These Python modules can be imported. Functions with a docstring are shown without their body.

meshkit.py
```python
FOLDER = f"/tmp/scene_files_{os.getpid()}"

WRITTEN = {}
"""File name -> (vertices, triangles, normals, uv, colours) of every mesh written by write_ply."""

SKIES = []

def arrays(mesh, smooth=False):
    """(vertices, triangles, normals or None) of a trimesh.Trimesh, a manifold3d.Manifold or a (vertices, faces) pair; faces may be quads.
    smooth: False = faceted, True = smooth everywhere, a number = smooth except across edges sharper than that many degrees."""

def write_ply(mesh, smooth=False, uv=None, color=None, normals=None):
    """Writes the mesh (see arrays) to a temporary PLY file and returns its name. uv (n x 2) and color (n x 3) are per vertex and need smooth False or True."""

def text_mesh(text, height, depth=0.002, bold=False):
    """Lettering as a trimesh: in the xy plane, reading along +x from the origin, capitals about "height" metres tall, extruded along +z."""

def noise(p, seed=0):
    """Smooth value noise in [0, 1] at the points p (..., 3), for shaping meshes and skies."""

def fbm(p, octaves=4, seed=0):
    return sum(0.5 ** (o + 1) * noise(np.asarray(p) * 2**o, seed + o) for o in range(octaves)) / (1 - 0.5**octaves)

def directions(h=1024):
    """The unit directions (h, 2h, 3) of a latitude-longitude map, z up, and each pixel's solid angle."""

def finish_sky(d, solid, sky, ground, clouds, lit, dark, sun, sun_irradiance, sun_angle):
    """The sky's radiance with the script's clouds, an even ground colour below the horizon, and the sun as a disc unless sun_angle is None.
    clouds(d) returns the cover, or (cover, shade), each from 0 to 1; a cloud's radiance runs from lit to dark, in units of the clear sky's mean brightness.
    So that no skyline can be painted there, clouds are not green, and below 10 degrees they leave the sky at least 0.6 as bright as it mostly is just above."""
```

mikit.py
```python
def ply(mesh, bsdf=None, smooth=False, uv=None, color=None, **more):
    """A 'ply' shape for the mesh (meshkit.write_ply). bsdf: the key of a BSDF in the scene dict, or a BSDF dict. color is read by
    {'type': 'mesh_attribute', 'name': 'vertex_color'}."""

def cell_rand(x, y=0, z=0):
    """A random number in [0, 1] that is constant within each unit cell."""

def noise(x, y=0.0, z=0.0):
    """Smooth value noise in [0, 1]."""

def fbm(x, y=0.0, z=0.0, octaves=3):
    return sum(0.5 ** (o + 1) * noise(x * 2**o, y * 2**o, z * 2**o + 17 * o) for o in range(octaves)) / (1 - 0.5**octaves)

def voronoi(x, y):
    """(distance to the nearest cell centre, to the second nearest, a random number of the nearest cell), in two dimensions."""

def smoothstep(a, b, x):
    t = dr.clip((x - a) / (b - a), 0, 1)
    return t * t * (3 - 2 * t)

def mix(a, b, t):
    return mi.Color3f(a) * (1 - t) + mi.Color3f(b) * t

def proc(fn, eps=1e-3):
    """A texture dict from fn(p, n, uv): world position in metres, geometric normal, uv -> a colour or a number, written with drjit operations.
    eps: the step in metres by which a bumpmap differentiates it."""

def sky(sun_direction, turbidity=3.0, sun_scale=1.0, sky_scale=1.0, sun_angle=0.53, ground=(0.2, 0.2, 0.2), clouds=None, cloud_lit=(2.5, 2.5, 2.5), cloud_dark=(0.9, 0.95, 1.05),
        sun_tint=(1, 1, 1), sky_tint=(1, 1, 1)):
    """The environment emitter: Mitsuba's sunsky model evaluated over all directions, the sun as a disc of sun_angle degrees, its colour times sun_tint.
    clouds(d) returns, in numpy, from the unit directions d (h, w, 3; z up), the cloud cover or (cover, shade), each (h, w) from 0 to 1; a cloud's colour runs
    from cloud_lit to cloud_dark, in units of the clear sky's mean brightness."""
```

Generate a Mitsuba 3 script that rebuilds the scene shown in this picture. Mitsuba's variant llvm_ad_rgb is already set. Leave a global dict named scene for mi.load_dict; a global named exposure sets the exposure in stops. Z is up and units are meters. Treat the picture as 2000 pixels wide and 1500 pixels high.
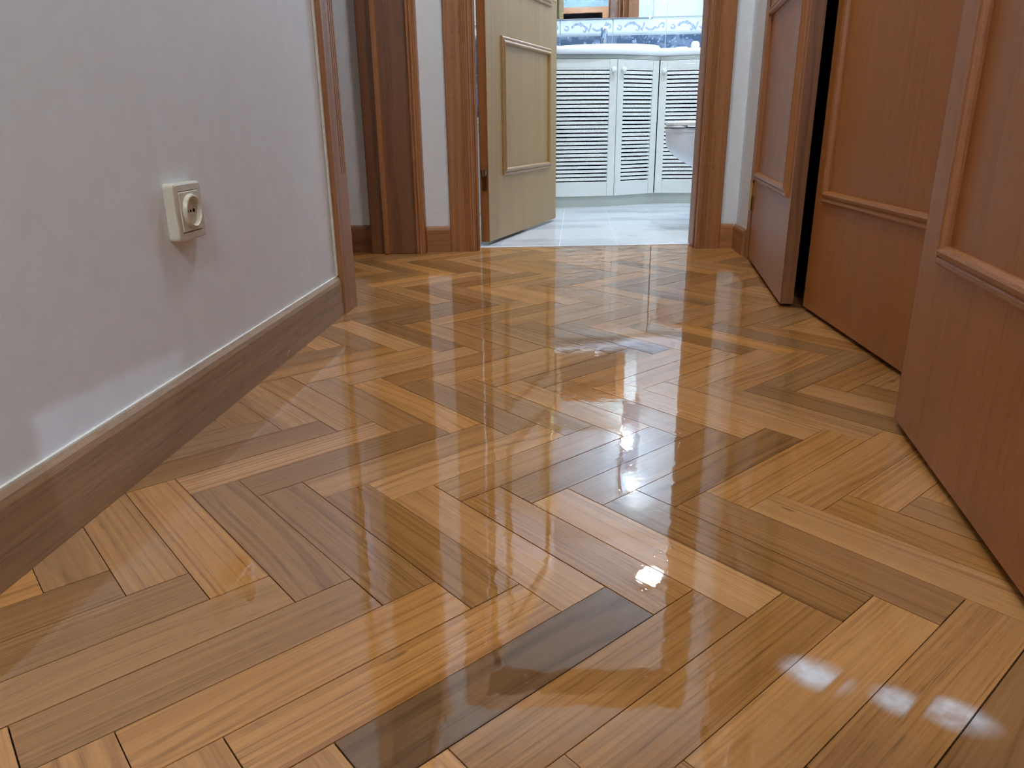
import math, random
import numpy as np, trimesh
import drjit as dr
import mitsuba as mi
import mikit
from shapely.geometry import Polygon, Point
from shapely import affinity

# ------------------------------------------------------------------ camera, lights, exposure
rng = random.Random(7)
F_PX, PITCH, ROLL, CAM_H = 1451.44, 0.334154, -0.012838, 0.435
scene, labels = {}, {}
fw = np.array([0, math.cos(PITCH), -math.sin(PITCH)])
r0 = np.array([1.0, 0, 0]); u0 = np.cross(r0, fw)
up = -math.sin(ROLL) * r0 + math.cos(ROLL) * u0
scene['camera'] = {'type': 'perspective', 'fov': math.degrees(2 * math.atan(1000 / F_PX)), 'fov_axis': 'x',
                   'near_clip': 0.02, 'far_clip': 50.0,
                   'to_world': mi.ScalarTransform4f().look_at(origin=[0, 0, CAM_H], target=[float(fw[0]), float(fw[1]), CAM_H + float(fw[2])], up=[float(a) for a in up])}
exposure = 0.3
HALL_LAMP = dict(pos=(-0.05, -1.40, 2.38), r=0.17, rad=(118.0, 137.0, 151.0))
HALL_LAMP2 = dict(pos=(0.10, 2.05, 2.44), r=0.12, rad=(114.0, 133.0, 147.0))  # added lamp, kept out of sight, to brighten the middle of the floor
BATH_LAMP = dict(pos=(0.90, 3.20, 2.44), r=0.13, rad=(108.0, 126.0, 145.0))
BATH_LAMP2 = dict(pos=(0.92, 4.36, 2.44), r=0.09, rad=(185.0, 262.0, 375.0))
BULBS = dict(pos=((0.80, 4.77, 1.66), (0.85, 4.77, 2.0)), r=0.038, rad=(75.0, 102.0, 140.0))

# ------------------------------------------------------------------ helpers
TMP = {}
def key_for(name):
    if name not in TMP:
        TMP[name] = 0
        return name
    TMP[name] += 1
    return '%s_%03d' % (name, TMP[name])

def obj(name, mesh, bsdf, label=None, cat=None, group=None, kind=None, smooth=False, uv=None, emit=None):
    k = key_for(name)
    more = {'emitter': {'type': 'area', 'radiance': {'type': 'rgb', 'value': list(emit)}}} if emit else {}
    scene[k] = mikit.ply(mesh, bsdf, smooth=smooth, uv=uv, **more)
    tag(k, label, cat, group, kind)
    return k

def tag(k, label=None, cat=None, group=None, kind=None):
    d = {n: v for n, v in (('label', label), ('category', cat), ('group', group), ('kind', kind)) if v}
    if d:
        labels[k] = {**labels.get(k, {}), **d}

def thing(name, label, cat, group=None):
    k = key_for(name)
    tag(k, label, cat, group)
    return k

cat_ = trimesh.util.concatenate
def box(x0, x1, y0, y1, z0, z1, c=0.0):
    m = trimesh.creation.box(bounds=[[x0, y0, z0], [x1, y1, z1]])
    if c <= 0:
        return m
    pts = []
    lo, hi = np.array([x0, y0, z0]), np.array([x1, y1, z1])
    for sx in (0, 1):
        for sy in (0, 1):
            for sz in (0, 1):
                p = np.where([sx, sy, sz], hi, lo); d = np.where([sx, sy, sz], -1, 1) * c
                for a in range(3):
                    q = p + d; q[a] = p[a]; pts.append(q)
    return trimesh.convex.convex_hull(np.array(pts))

def cyl(p0, p1, r, n=24, r1=None):
    p0, p1 = np.array(p0, float), np.array(p1, float)
    h = np.linalg.norm(p1 - p0)
    prof = [[0, 0], [r, 0], [r if r1 is None else r1, h], [0, h]]
    m = trimesh.creation.revolve(prof, sections=n)
    m.apply_transform(trimesh.geometry.align_vectors([0, 0, 1], (p1 - p0) / h))
    m.apply_translation(p0)
    return m

def lathe(prof, n=32):
    return trimesh.creation.revolve(np.array(prof, float), sections=n)

def extrude(poly_pts, z0, z1):
    m = trimesh.creation.extrude_polygon(Polygon(poly_pts) if not isinstance(poly_pts, Polygon) else poly_pts, z1 - z0, engine='earcut')
    m.apply_translation([0, 0, z0])
    return m

def frame(A, B, z=0.0):
    """local x along A->B, local y = left of it, z up"""
    A, B = np.array(A[:2], float), np.array(B[:2], float)
    t = (B - A) / np.linalg.norm(B - A)
    M = np.eye(4)
    M[:2, 0] = t; M[:2, 1] = (-t[1], t[0]); M[:3, 3] = (A[0], A[1], z)
    return M

WID = [0]
def wood_uv(mesh, axis, wid=None):
    """unwelded copy of the mesh and uv: u along the grain axis (plus 8 m per piece), v across it"""
    if wid is None:
        WID[0] += 1; wid = WID[0]
    v = np.asarray(mesh.triangles).reshape(-1, 3)
    f = np.arange(len(v)).reshape(-1, 3)
    a, b = [i for i in range(3) if i != axis]
    n = np.repeat(np.abs(mesh.face_normals), 3, axis=0)
    across = np.where(n[:, a] > n[:, b], v[:, b], v[:, a])
    end = n[:, axis] > 0.8
    across = np.where(end, v[:, a] + v[:, b], across)
    along = np.where(end, v[:, axis] + 0.15 * v[:, b], v[:, axis])
    uv = np.stack([along + 8.0 * wid + 4.0, across], 1)
    return trimesh.Trimesh(v, f, process=False), uv

def wood(name, mesh, axis, M=None, bsdf='oak_trim', wid=None, **kw):
    m, uv = wood_uv(mesh, axis, wid)
    if M is not None:
        m.apply_transform(M)
    return obj(name, m, bsdf, uv=uv, **kw)

# ------------------------------------------------------------------ materials
def c3(r, g, b):
    return mi.Color3f(r, g, b)

def wood_fn(light, dark, pore, spread, grey=0.0, ring=1.0):
    def fn(p, n, uv):
        wid = dr.floor(uv.x / 8.0)
        u = uv.x - wid * 8.0
        v = uv.y
        r1 = mikit.cell_rand(wid, 3, 1); r2 = mikit.cell_rand(wid, 5, 2); r3 = mikit.cell_rand(wid, 9, 4)
        wob = mikit.fbm(u * 3.0, v * 14.0 + r2 * 50, wid * 1.7, 2)
        vv = v * (0.6 + 0.8 * r3)
        rings = mikit.smoothstep(0.35, 0.85, mikit.noise(vv * 120.0 + wob * (1.5 + 5.0 * r2) + r1 * 31, wid * 1.1, 1.0))
        streak = mikit.fbm(u * 5.0, v * 260.0, wid * 3.1, 3)
        broad = mikit.fbm(u * 1.6, v * 30.0, wid * 5.3, 2)
        pores = mikit.smoothstep(0.60, 0.86, mikit.noise(u * 38.0, v * 1000.0, wid * 2.3)) * (0.35 + 0.65 * rings)
        t = dr.clip(0.42 * rings * ring + 0.55 * (streak - 0.5) * 1.6 + 0.8 * (broad - 0.4), 0.0, 1.0)
        c = mikit.mix(light, dark, t)
        c = c * (1 - pores * 0.45) + mi.Color3f(pore) * (pores * 0.45)
        c = c * (1 + spread * (r1 - 0.5))
        g = mi.luminance(c)
        k = dr.clip(grey + 0.25 * spread * (r2 - 0.5), 0.0, 1.0)
        return c * (1 - k) + mi.Color3f(g, g * 0.92, g * 0.82) * k
    return fn

def plank_fn(p, n, uv):
    wid = dr.floor(uv.x / 8.0)
    u = uv.x - wid * 8.0
    v = uv.y
    r1 = mikit.cell_rand(wid, 3, 1); r2 = mikit.cell_rand(wid, 5, 2); r3 = mikit.cell_rand(wid, 9, 4); r4 = mikit.cell_rand(wid, 13, 8)
    tone = mikit.cell_rand(wid, 21, 3)
    wob = mikit.fbm(u * 4.0 + r3 * 9, v * 16.0 + r2 * 50, wid * 1.7, 2)
    flat = mikit.smoothstep(0.55, 0.8, r4)
    vv = v * (1.5 + 0.8 * r3) * (1 - 0.55 * flat)
    q = vv * 190.0 + wob * (2.0 + 9.0 * flat) + r1 * 37
    ln = 0.65 * mikit.noise(q, wid * 1.3, 2.0) + 0.35 * mikit.noise(q * 2.7, wid * 2.9, u * 1.5)
    rings = mikit.smoothstep(0.42, 0.86, ln)
    streak = mikit.fbm(u * 6.0, v * 420.0, wid * 3.1, 3)
    broad = mikit.fbm(u * 2.2, v * 36.0, wid * 5.3, 2)
    pores = mikit.smoothstep(0.60, 0.85, mikit.noise(u * 42.0, v * 1300.0, wid * 2.3)) * (0.3 + 0.7 * rings)
    t = dr.clip(0.22 + (0.22 + 0.32 * r3) * (rings - 0.25) + 0.75 * (streak - 0.5) + 0.55 * (broad - 0.45), 0.0, 1.0)
    c = mikit.mix(c3(0.720, 0.322, 0.096), c3(0.335, 0.112, 0.026), t)
    c = c * (1 - pores * 0.42) + c3(0.14, 0.055, 0.018) * (pores * 0.42)
    c = c * (0.33 + 0.37 * tone)
    g = mi.luminance(c)
    k = 0.22 * (r2 - 0.35)
    c = c * (1 - k) + mi.Color3f(g * 1.1, g * 0.95, g * 0.75) * k
    # one dark walnut-like block and one pale block (by piece number)
    isdark = dr.select(dr.abs(wid - 900) < 0.5, 1.0, 0.0)
    c = c * (1 - isdark) + mikit.mix(c3(0.130, 0.062, 0.025), c3(0.060, 0.026, 0.010), t) * isdark
    # knots
    kn = mikit.smoothstep(0.93, 0.97, mikit.noise(u * 16.0 + r1 * 31, v * 60.0, wid * 7.7)) * dr.select(r3 > 0.75, 1.0, 0.0)
    c = c * (1 - 0.5 * kn)
    # milky pale streaks mixed into the plank colour near the last wardrobe door
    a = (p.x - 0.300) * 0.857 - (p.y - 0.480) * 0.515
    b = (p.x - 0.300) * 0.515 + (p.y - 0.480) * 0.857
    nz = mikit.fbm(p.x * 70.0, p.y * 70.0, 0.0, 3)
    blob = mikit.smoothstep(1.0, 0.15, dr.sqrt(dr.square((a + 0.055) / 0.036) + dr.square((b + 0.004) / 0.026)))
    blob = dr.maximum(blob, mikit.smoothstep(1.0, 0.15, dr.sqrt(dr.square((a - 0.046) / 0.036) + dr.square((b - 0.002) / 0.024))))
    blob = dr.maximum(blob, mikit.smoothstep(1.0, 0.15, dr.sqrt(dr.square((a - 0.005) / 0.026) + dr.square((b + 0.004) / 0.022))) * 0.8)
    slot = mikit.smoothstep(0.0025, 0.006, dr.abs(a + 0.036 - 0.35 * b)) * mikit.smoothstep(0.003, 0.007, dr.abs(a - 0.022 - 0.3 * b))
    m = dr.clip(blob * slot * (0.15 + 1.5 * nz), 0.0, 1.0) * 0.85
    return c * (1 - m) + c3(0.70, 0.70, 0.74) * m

def plank_bump(p, n, uv):
    wid = dr.floor(uv.x / 8.0)
    u = uv.x - wid * 8.0
    ripple = mikit.noise(p.x * 38.0, p.y * 38.0, 0.3) * 0.000046 + mikit.noise(p.x * 130.0, p.y * 130.0, 5.0) * 0.000026
    swell = mikit.noise(p.x * 7.0, p.y * 7.0, 3.0) * 0.00022
    grain = mikit.noise(u * 30.0, uv.y * 520.0, wid) * 0.0000045
    pimple = mikit.smoothstep(0.90, 0.99, mikit.noise(p.x * 240.0, p.y * 240.0, 9.0)) * 0.000030
    return ripple + swell + grain + pimple

def twoside(d):
    return {'type': 'twosided', 'bsdf': d}

def rough(col, alpha, ior=1.5):
    return twoside({'type': 'roughplastic', 'diffuse_reflectance': col, 'alpha': alpha, 'int_ior': ior, 'nonlinear': False})

def rgb(r, g, b):
    return {'type': 'rgb', 'value': [r, g, b]}

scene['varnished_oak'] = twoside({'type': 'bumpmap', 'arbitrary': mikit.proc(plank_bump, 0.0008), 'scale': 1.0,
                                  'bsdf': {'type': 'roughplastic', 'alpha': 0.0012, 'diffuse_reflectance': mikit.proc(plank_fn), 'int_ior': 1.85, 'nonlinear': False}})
scene['joint_filler'] = twoside({'type': 'diffuse', 'reflectance': rgb(0.045, 0.022, 0.010)})
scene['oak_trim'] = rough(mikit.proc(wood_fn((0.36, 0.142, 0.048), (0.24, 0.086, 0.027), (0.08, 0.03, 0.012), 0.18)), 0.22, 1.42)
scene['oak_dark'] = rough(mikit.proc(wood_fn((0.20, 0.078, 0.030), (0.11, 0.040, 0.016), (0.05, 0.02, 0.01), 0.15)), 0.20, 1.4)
scene['oak_baseboard'] = rough(mikit.proc(wood_fn((0.36, 0.205, 0.100), (0.24, 0.125, 0.058), (0.14, 0.07, 0.03), 0.15, 0.1, 0.5)), 0.25)
scene['veneer_red'] = rough(mikit.proc(wood_fn((0.345, 0.115, 0.028), (0.275, 0.087, 0.020), (0.19, 0.057, 0.014), 0.12, 0.0, 0.45)), 0.20, 1.42)
scene['veneer_pale'] = rough(mikit.proc(wood_fn((0.37, 0.215, 0.072), (0.31, 0.17, 0.055), (0.22, 0.12, 0.04), 0.1, 0.05, 0.45)), 0.25)
scene['oak_molding'] = rough(mikit.proc(wood_fn((0.36, 0.130, 0.038), (0.26, 0.086, 0.025), (0.13, 0.045, 0.015), 0.15)), 0.18)
scene['oak_molding_pale'] = rough(mikit.proc(wood_fn((0.34, 0.19, 0.07), (0.26, 0.14, 0.05), (0.16, 0.08, 0.03), 0.12)), 0.18)

def paint_fn(p, n, uv):
    d = mikit.fbm(p.x * 1.7 + p.y * 1.3, p.z * 1.9, 2.0, 3)
    s = mikit.fbm(p.y * 40.0 + p.x * 40.0, p.z * 40.0, 1.0, 2)
    return mikit.mix(c3(0.79, 0.795, 0.80), c3(0.85, 0.855, 0.86), d) * (0.975 + 0.05 * s)
scene['wall_paint'] = rough(mikit.proc(paint_fn), 0.35, 1.4)
scene['ceiling_paint'] = twoside({'type': 'diffuse', 'reflectance': rgb(0.74, 0.70, 0.64)})
scene['wall_paint_blue'] = rough(rgb(0.10, 0.165, 0.21), 0.35, 1.4)
scene['store_paint'] = twoside({'type': 'diffuse', 'reflectance': rgb(0.16, 0.16, 0.18)})
scene['caulk'] = twoside({'type': 'diffuse', 'reflectance': rgb(0.60, 0.56, 0.49)})
scene['black_gap'] = twoside({'type': 'diffuse', 'reflectance': rgb(0.012, 0.011, 0.012)})
scene['ivory_plastic'] = rough(rgb(0.60, 0.53, 0.42), 0.15)
scene['dark_hole'] = twoside({'type': 'diffuse', 'reflectance': rgb(0.02, 0.012, 0.008)})
scene['brass_dark'] = twoside({'type': 'roughconductor', 'specular_reflectance': rgb(0.20, 0.125, 0.06), 'alpha': 0.3})
scene['brass'] = twoside({'type': 'roughconductor', 'material': 'none', 'specular_reflectance': rgb(0.75, 0.56, 0.28), 'alpha': 0.18})
scene['chrome'] = twoside({'type': 'roughconductor', 'material': 'none', 'specular_reflectance': rgb(0.50, 0.56, 0.64), 'alpha': 0.08})
scene['mirror_silver'] = twoside({'type': 'conductor', 'material': 'none', 'specular_reflectance': rgb(0.84, 0.90, 0.90)})
scene['white_lacquer'] = rough(rgb(0.74, 0.73, 0.68), 0.2)
scene['greige_lacquer'] = rough(rgb(0.46, 0.47, 0.42), 0.25)
scene['louvre_dark'] = twoside({'type': 'diffuse', 'reflectance': rgb(0.03, 0.035, 0.04)})
scene['ceramic'] = rough(rgb(0.80, 0.81, 0.82), 0.05)
scene['toilet_ceramic'] = rough(rgb(0.74, 0.79, 0.85), 0.05)
scene['grout'] = twoside({'type': 'diffuse', 'reflectance': rgb(0.70, 0.73, 0.75)})
scene['lamp_metal'] = rough(rgb(0.35, 0.36, 0.38), 0.2)
scene['lamp_glass'] = twoside({'type': 'diffuse', 'reflectance': rgb(0.8, 0.8, 0.8)})

def floor_tile_fn(p, n, uv):
    w = mikit.fbm(p.x * 3.0 + 0.9 * mikit.noise(p.x * 5.0, p.y * 5.0), p.y * 9.0, 1.0, 4)
    return mikit.mix(c3(0.62, 0.61, 0.61), c3(0.46, 0.465, 0.48), mikit.smoothstep(0.42, 0.72, w))
scene['floor_tile'] = twoside({'type': 'roughplastic', 'diffuse_reflectance': mikit.proc(floor_tile_fn), 'alpha': 0.06, 'nonlinear': False})
def white_tile_fn(p, n, uv):
    w = mikit.fbm(p.x * 7.0 + 2.0 * mikit.noise(p.x * 4.0, p.z * 4.0, p.y * 4.0), p.z * 12.0 + p.x * 6.0, p.y * 3.0, 4)
    return mikit.mix(c3(0.66, 0.68, 0.65), c3(0.55, 0.58, 0.57), mikit.smoothstep(0.45, 0.75, w))
scene['white_tile'] = twoside({'type': 'roughplastic', 'diffuse_reflectance': mikit.proc(white_tile_fn), 'alpha': 0.06, 'nonlinear': False})
def blue_tile_fn(p, n, uv):
    w = mikit.fbm(p.x * 26.0 + 2.0 * mikit.noise(p.x * 14.0, p.z * 14.0), p.z * 30.0, 1.0, 4)
    w2 = mikit.fbm(p.x * 60.0, p.z * 60.0, 7.0, 3)
    c = mikit.mix(c3(0.055, 0.085, 0.14), c3(0.15, 0.19, 0.27), mikit.smoothstep(0.4, 0.7, w))
    return mikit.mix(c, c3(0.34, 0.42, 0.52), mikit.smoothstep(0.66, 0.78, w2) * 0.8)
scene['blue_tile'] = twoside({'type': 'roughplastic', 'diffuse_reflectance': mikit.proc(blue_tile_fn), 'alpha': 0.06, 'nonlinear': False})

def seg(u, v, ax, ay, bx, by, w):
    dx, dy = bx - ax, by - ay
    t = dr.clip(((u - ax) * dx + (v - ay) * dy) / (dx * dx + dy * dy), 0.0, 1.0)
    d = dr.sqrt(dr.square(u - ax - t * dx) + dr.square(v - ay - t * dy))
    return 1.0 - mikit.smoothstep(w * 0.5, w, d)
def arc(u, v, cx, cy, r, a0, a1, w):
    d = dr.abs(dr.sqrt(dr.square(u - cx) + dr.square(v - cy)) - r)
    an = dr.atan2(v - cy, u - cx)
    inside = dr.select((an > a0) & (an < a1), 1.0, 0.0)
    return (1.0 - mikit.smoothstep(w * 0.5, w, d)) * inside
def border_fn(p, n, uv):
    # uv: 0..1 across the tile, 0..0.28 up it; scrolling leaf ornament in grey
    u, v = uv.x, uv.y
    m = arc(u, v, 0.12, 0.11, 0.035, -3.2, 2.2, 0.022)
    m = dr.maximum(m, arc(u, v, 0.33, 0.07, 0.115, 0.75, 2.75, 0.030))
    m = dr.maximum(m, seg(u, v, 0.38, 0.20, 0.50, 0.12, 0.024))
    m = dr.maximum(m, seg(u, v, 0.50, 0.13, 0.55, 0.055, 0.022))
    m = dr.maximum(m, seg(u, v, 0.55, 0.055, 0.59, 0.18, 0.020))
    m = dr.maximum(m, arc(u, v, 0.47, 0.075, 0.025, -3.2, 1.6, 0.020))
    m = dr.maximum(m, arc(u, v, 0.71, 0.17, 0.105, -2.6, -0.5, 0.026))
    m = dr.maximum(m, arc(u, v, 0.93, 0.14, 0.035, -1.6, 3.2, 0.022))
    m = dr.maximum(m, arc(u, v, 0.84, 0.12, 0.03, -3.2, 0.9, 0.016))
    m = m * (0.55 + 0.6 * mikit.noise(p.x * 160.0, p.z * 160.0))
    c = mikit.mix(c3(0.70, 0.76, 0.78), c3(0.27, 0.32, 0.42), dr.clip(m, 0.0, 1.0))
    band = dr.maximum(1.0 - mikit.smoothstep(0.012, 0.02, dr.abs(v - 0.018)), 1.0 - mikit.smoothstep(0.012, 0.02, dr.abs(v - 0.262)))
    return c * (1 - 0.35 * band)
scene['border_tile'] = twoside({'type': 'roughplastic', 'diffuse_reflectance': mikit.proc(border_fn), 'alpha': 0.08, 'nonlinear': False})

# ------------------------------------------------------------------ room shell
H = 2.5                                   # ceiling height
def xl(y):                                # hall face of the left baseboard
    return -0.4055 + 0.0862 * (y - 1.87)
def xr(y):                                # hall face of the right wall
    return 0.812 + 0.0862 * (y - 2.57)
YD, YB = 2.76, 2.88                       # bathroom partition: hall face, bathroom face
XJ0, XJ1 = -0.122, 0.690                  # door opening between the linings
HEAD = 2.01
def yback(x):                             # bathroom back wall
    return 4.90 - 0.080 * (x - 0.57)
WT = 0.012

# --- left wall (ends in a doorway to the next room)
wl = [(xl(-2.25) - WT, -2.25), (xl(1.852) - WT, 1.852), (xl(1.852) - WT - 0.11, 1.852), (xl(-2.25) - WT - 0.11, -2.25)]
obj('wall_left', cat_([extrude(wl[::-1], -0.02, H), extrude([(xl(1.852) - WT - 0.11, 1.852), (xl(2.70) - WT - 0.11, 2.70), (xl(2.70) - WT, 2.70), (xl(1.852) - WT, 1.852)][::-1], 2.03, H)]),
    'wall_paint', 'pale grey painted hallway wall with the socket', kind='structure')
# --- partition with the bathroom door
obj('wall_back', cat_([box(-0.335, XJ0 - 0.03, YD, YB, -0.02, H), box(XJ1 + 0.03, 1.5, YD, YB, -0.02, H), box(XJ0 - 0.03, XJ1 + 0.03, YD, YB, HEAD + 0.03, H)]),
    'wall_paint', 'pale wall around the bathroom doorway', kind='structure')
# --- right wall: short strip, then the wardrobe niche, then on behind the camera
rw = [(xr(YD), YD), (xr(2.565), 2.565), (xr(2.565) + 0.7, 2.565), (xr(YD) + 0.7, YD)]
obj('wall_right', cat_([extrude(rw, -0.02, H), extrude([(xr(0.30), 0.30), (xr(-2.25), -2.25), (xr(-2.25) + 0.7, -2.25), (xr(0.30) + 0.7, 0.30)], -0.02, H),
                        extrude([(xr(2.57), 2.57), (xr(0.29), 0.29), (xr(0.29) + 0.7, 0.29), (xr(2.57) + 0.7, 2.57)], 2.12, H)]),
    'wall_paint', 'pale return wall beside the wardrobe', kind='structure')
# --- wall behind the camera with a dark doorway
obj('wall_front', cat_([box(-1.1, -0.46, -2.32, -2.2, -0.02, H), box(0.26, 1.3, -2.32, -2.2, -0.02, H), box(-0.46, 0.26, -2.32, -2.2, 1.98, H)]),
    'wall_paint_blue', 'pale wall behind the viewer', kind='structure')
obj('wall_store', cat_([box(-1.2, 1.2, -3.42, -3.3, -0.02, H), box(-1.2, -1.1, -3.3, -2.32, -0.02, H), box(1.1, 1.2, -3.3, -2.32, -0.02, H)]),
    'store_paint', 'dark walls of the room behind the viewer', kind='structure', uv=None)
# --- next room seen through the left doorway
obj('wall_next_room', cat_([box(-1.9, -0.33, 2.765, 2.88, -0.02, H), box(-1.95, -1.85, 1.0, 2.88, -0.02, H), box(-1.9, xl(1.0) - WT - 0.1, 0.95, 1.05, -0.02, H)]),
    'wall_paint', 'shaded wall of the next room behind the left doorway', kind='structure')
# --- bathroom walls
bx0, bx1 = -1.05, 1.75
obj('wall_bathroom_back', extrude([(bx0 - 0.1, yback(bx0 - 0.1)), (bx1 + 0.1, yback(bx1 + 0.1)), (bx1 + 0.1, yback(bx1) + 0.12), (bx0 - 0.1, yback(bx0) + 0.12)], -0.02, H + 0.02),
    'grout', 'tiled bathroom back wall behind the vanity', kind='structure')
obj('wall_bathroom_left', box(bx0 - 0.1, bx0, YB, 5.1, -0.02, H), 'white_tile', 'white tiled bathroom side wall beside the bathtub', kind='structure')
obj('wall_bathroom_right', box(bx1, bx1 + 0.1, YB, 5.1, -0.02, H), 'white_tile', 'white tiled bathroom side wall beside the toilet', kind='structure')
obj('wall_bathroom_front', cat_([box(bx0, XJ0 - 0.03, YB, YB + 0.01, 0, H), box(XJ1 + 0.03, bx1, YB, YB + 0.01, 0, H), box(XJ0 - 0.03, XJ1 + 0.03, YB, YB + 0.01, HEAD + 0.03, H)]), 'white_tile', 'white tiles on the bathroom side of the door wall', kind='structure')
obj('ceiling', cat_([box(-2.0, 1.9, -3.45, YD + 0.06, H, H + 0.08), box(-1.2, 1.9, YD + 0.06, 5.15, H, H + 0.08)]), 'ceiling_paint', 'white ceiling', kind='structure')

# ------------------------------------------------------------------ parquet
PHI = 0.7060475; PW = 0.0609009; PL = 0.2995265
OX, OY = -0.224212 * CAM_H, 0.902318 * CAM_H
ca, sa = math.cos(PHI), math.sin(PHI)
def uv2w(u, v):
    return (OX + u * ca - v * sa, OY + u * sa + v * ca)
room = Polygon([(xl(-1.0) - 0.010, -1.0), (xl(1.845) - 0.010, 1.845), (-1.85, 1.845), (-1.85, 2.762), (-0.34, 2.762), (-0.34, 2.757), (XJ0 + 0.001, 2.757), (XJ0 + 0.001, 2.838),
                (XJ1 - 0.001, 2.852), (XJ1 - 0.001, 2.757), (xr(2.757) - 0.002, 2.757), (xr(2.56) - 0.002, 2.56), (xr(2.56) + 0.03, 2.56), (xr(0.31) + 0.03, 0.31), (xr(0.31) - 0.002, 0.31), (xr(-1.0) - 0.002, -1.0)])
obj('floor', cat_([extrude(room, -0.022, -0.0035), box(-1.1, 1.1, -3.3, -1.0, -0.022, 0.0)]), 'joint_filler', 'herringbone oak parquet hallway floor under fresh wet varnish', kind='structure')
rr_, uu_ = np.cross(fw, up), up
def to_px(q):
    d = np.array(q, float) - [0, 0, CAM_H]; z = d @ fw
    return (1000 + F_PX * (d @ rr_) / z, 750 - F_PX * (d @ uu_) / z, z)
planks = []
prng = random.Random(11)
for m in range(-7, 9):
    for k in range(-40, 41):
        for kind_ in 'AB':
            if kind_ == 'A':
                r = (m * PL - k * PW, m * PL - k * PW + PL, m * PL + k * PW, m * PL + k * PW + PW)
            else:
                r = (m * PL + PL - (k + 1) * PW, m * PL + PL - k * PW, m * PL + (k + 1) * PW, m * PL + (k + 1) * PW + PL)
            g = 0.00055
            j = [prng.uniform(-0.00025, 0.00025) for _ in range(4)]
            r = (r[0] + g + j[0], r[1] - g + j[1], r[2] + g + j[2], r[3] - g + j[3])
            corners = [uv2w(r[0], r[2]), uv2w(r[1], r[2]), uv2w(r[1], r[3]), uv2w(r[0], r[3])]
            tilt = (prng.uniform(-1, 1) * 0.0011, prng.uniform(-1, 1) * 0.0009, prng.uniform(-0.00012, 0.00012))
            poly = Polygon(corners).intersection(room)
            for pg in getattr(poly, 'geoms', [poly]):
                if pg.geom_type == 'Polygon' and pg.area > 2e-6:
                    planks.append((m, k, kind_, r, pg, tilt))
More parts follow.
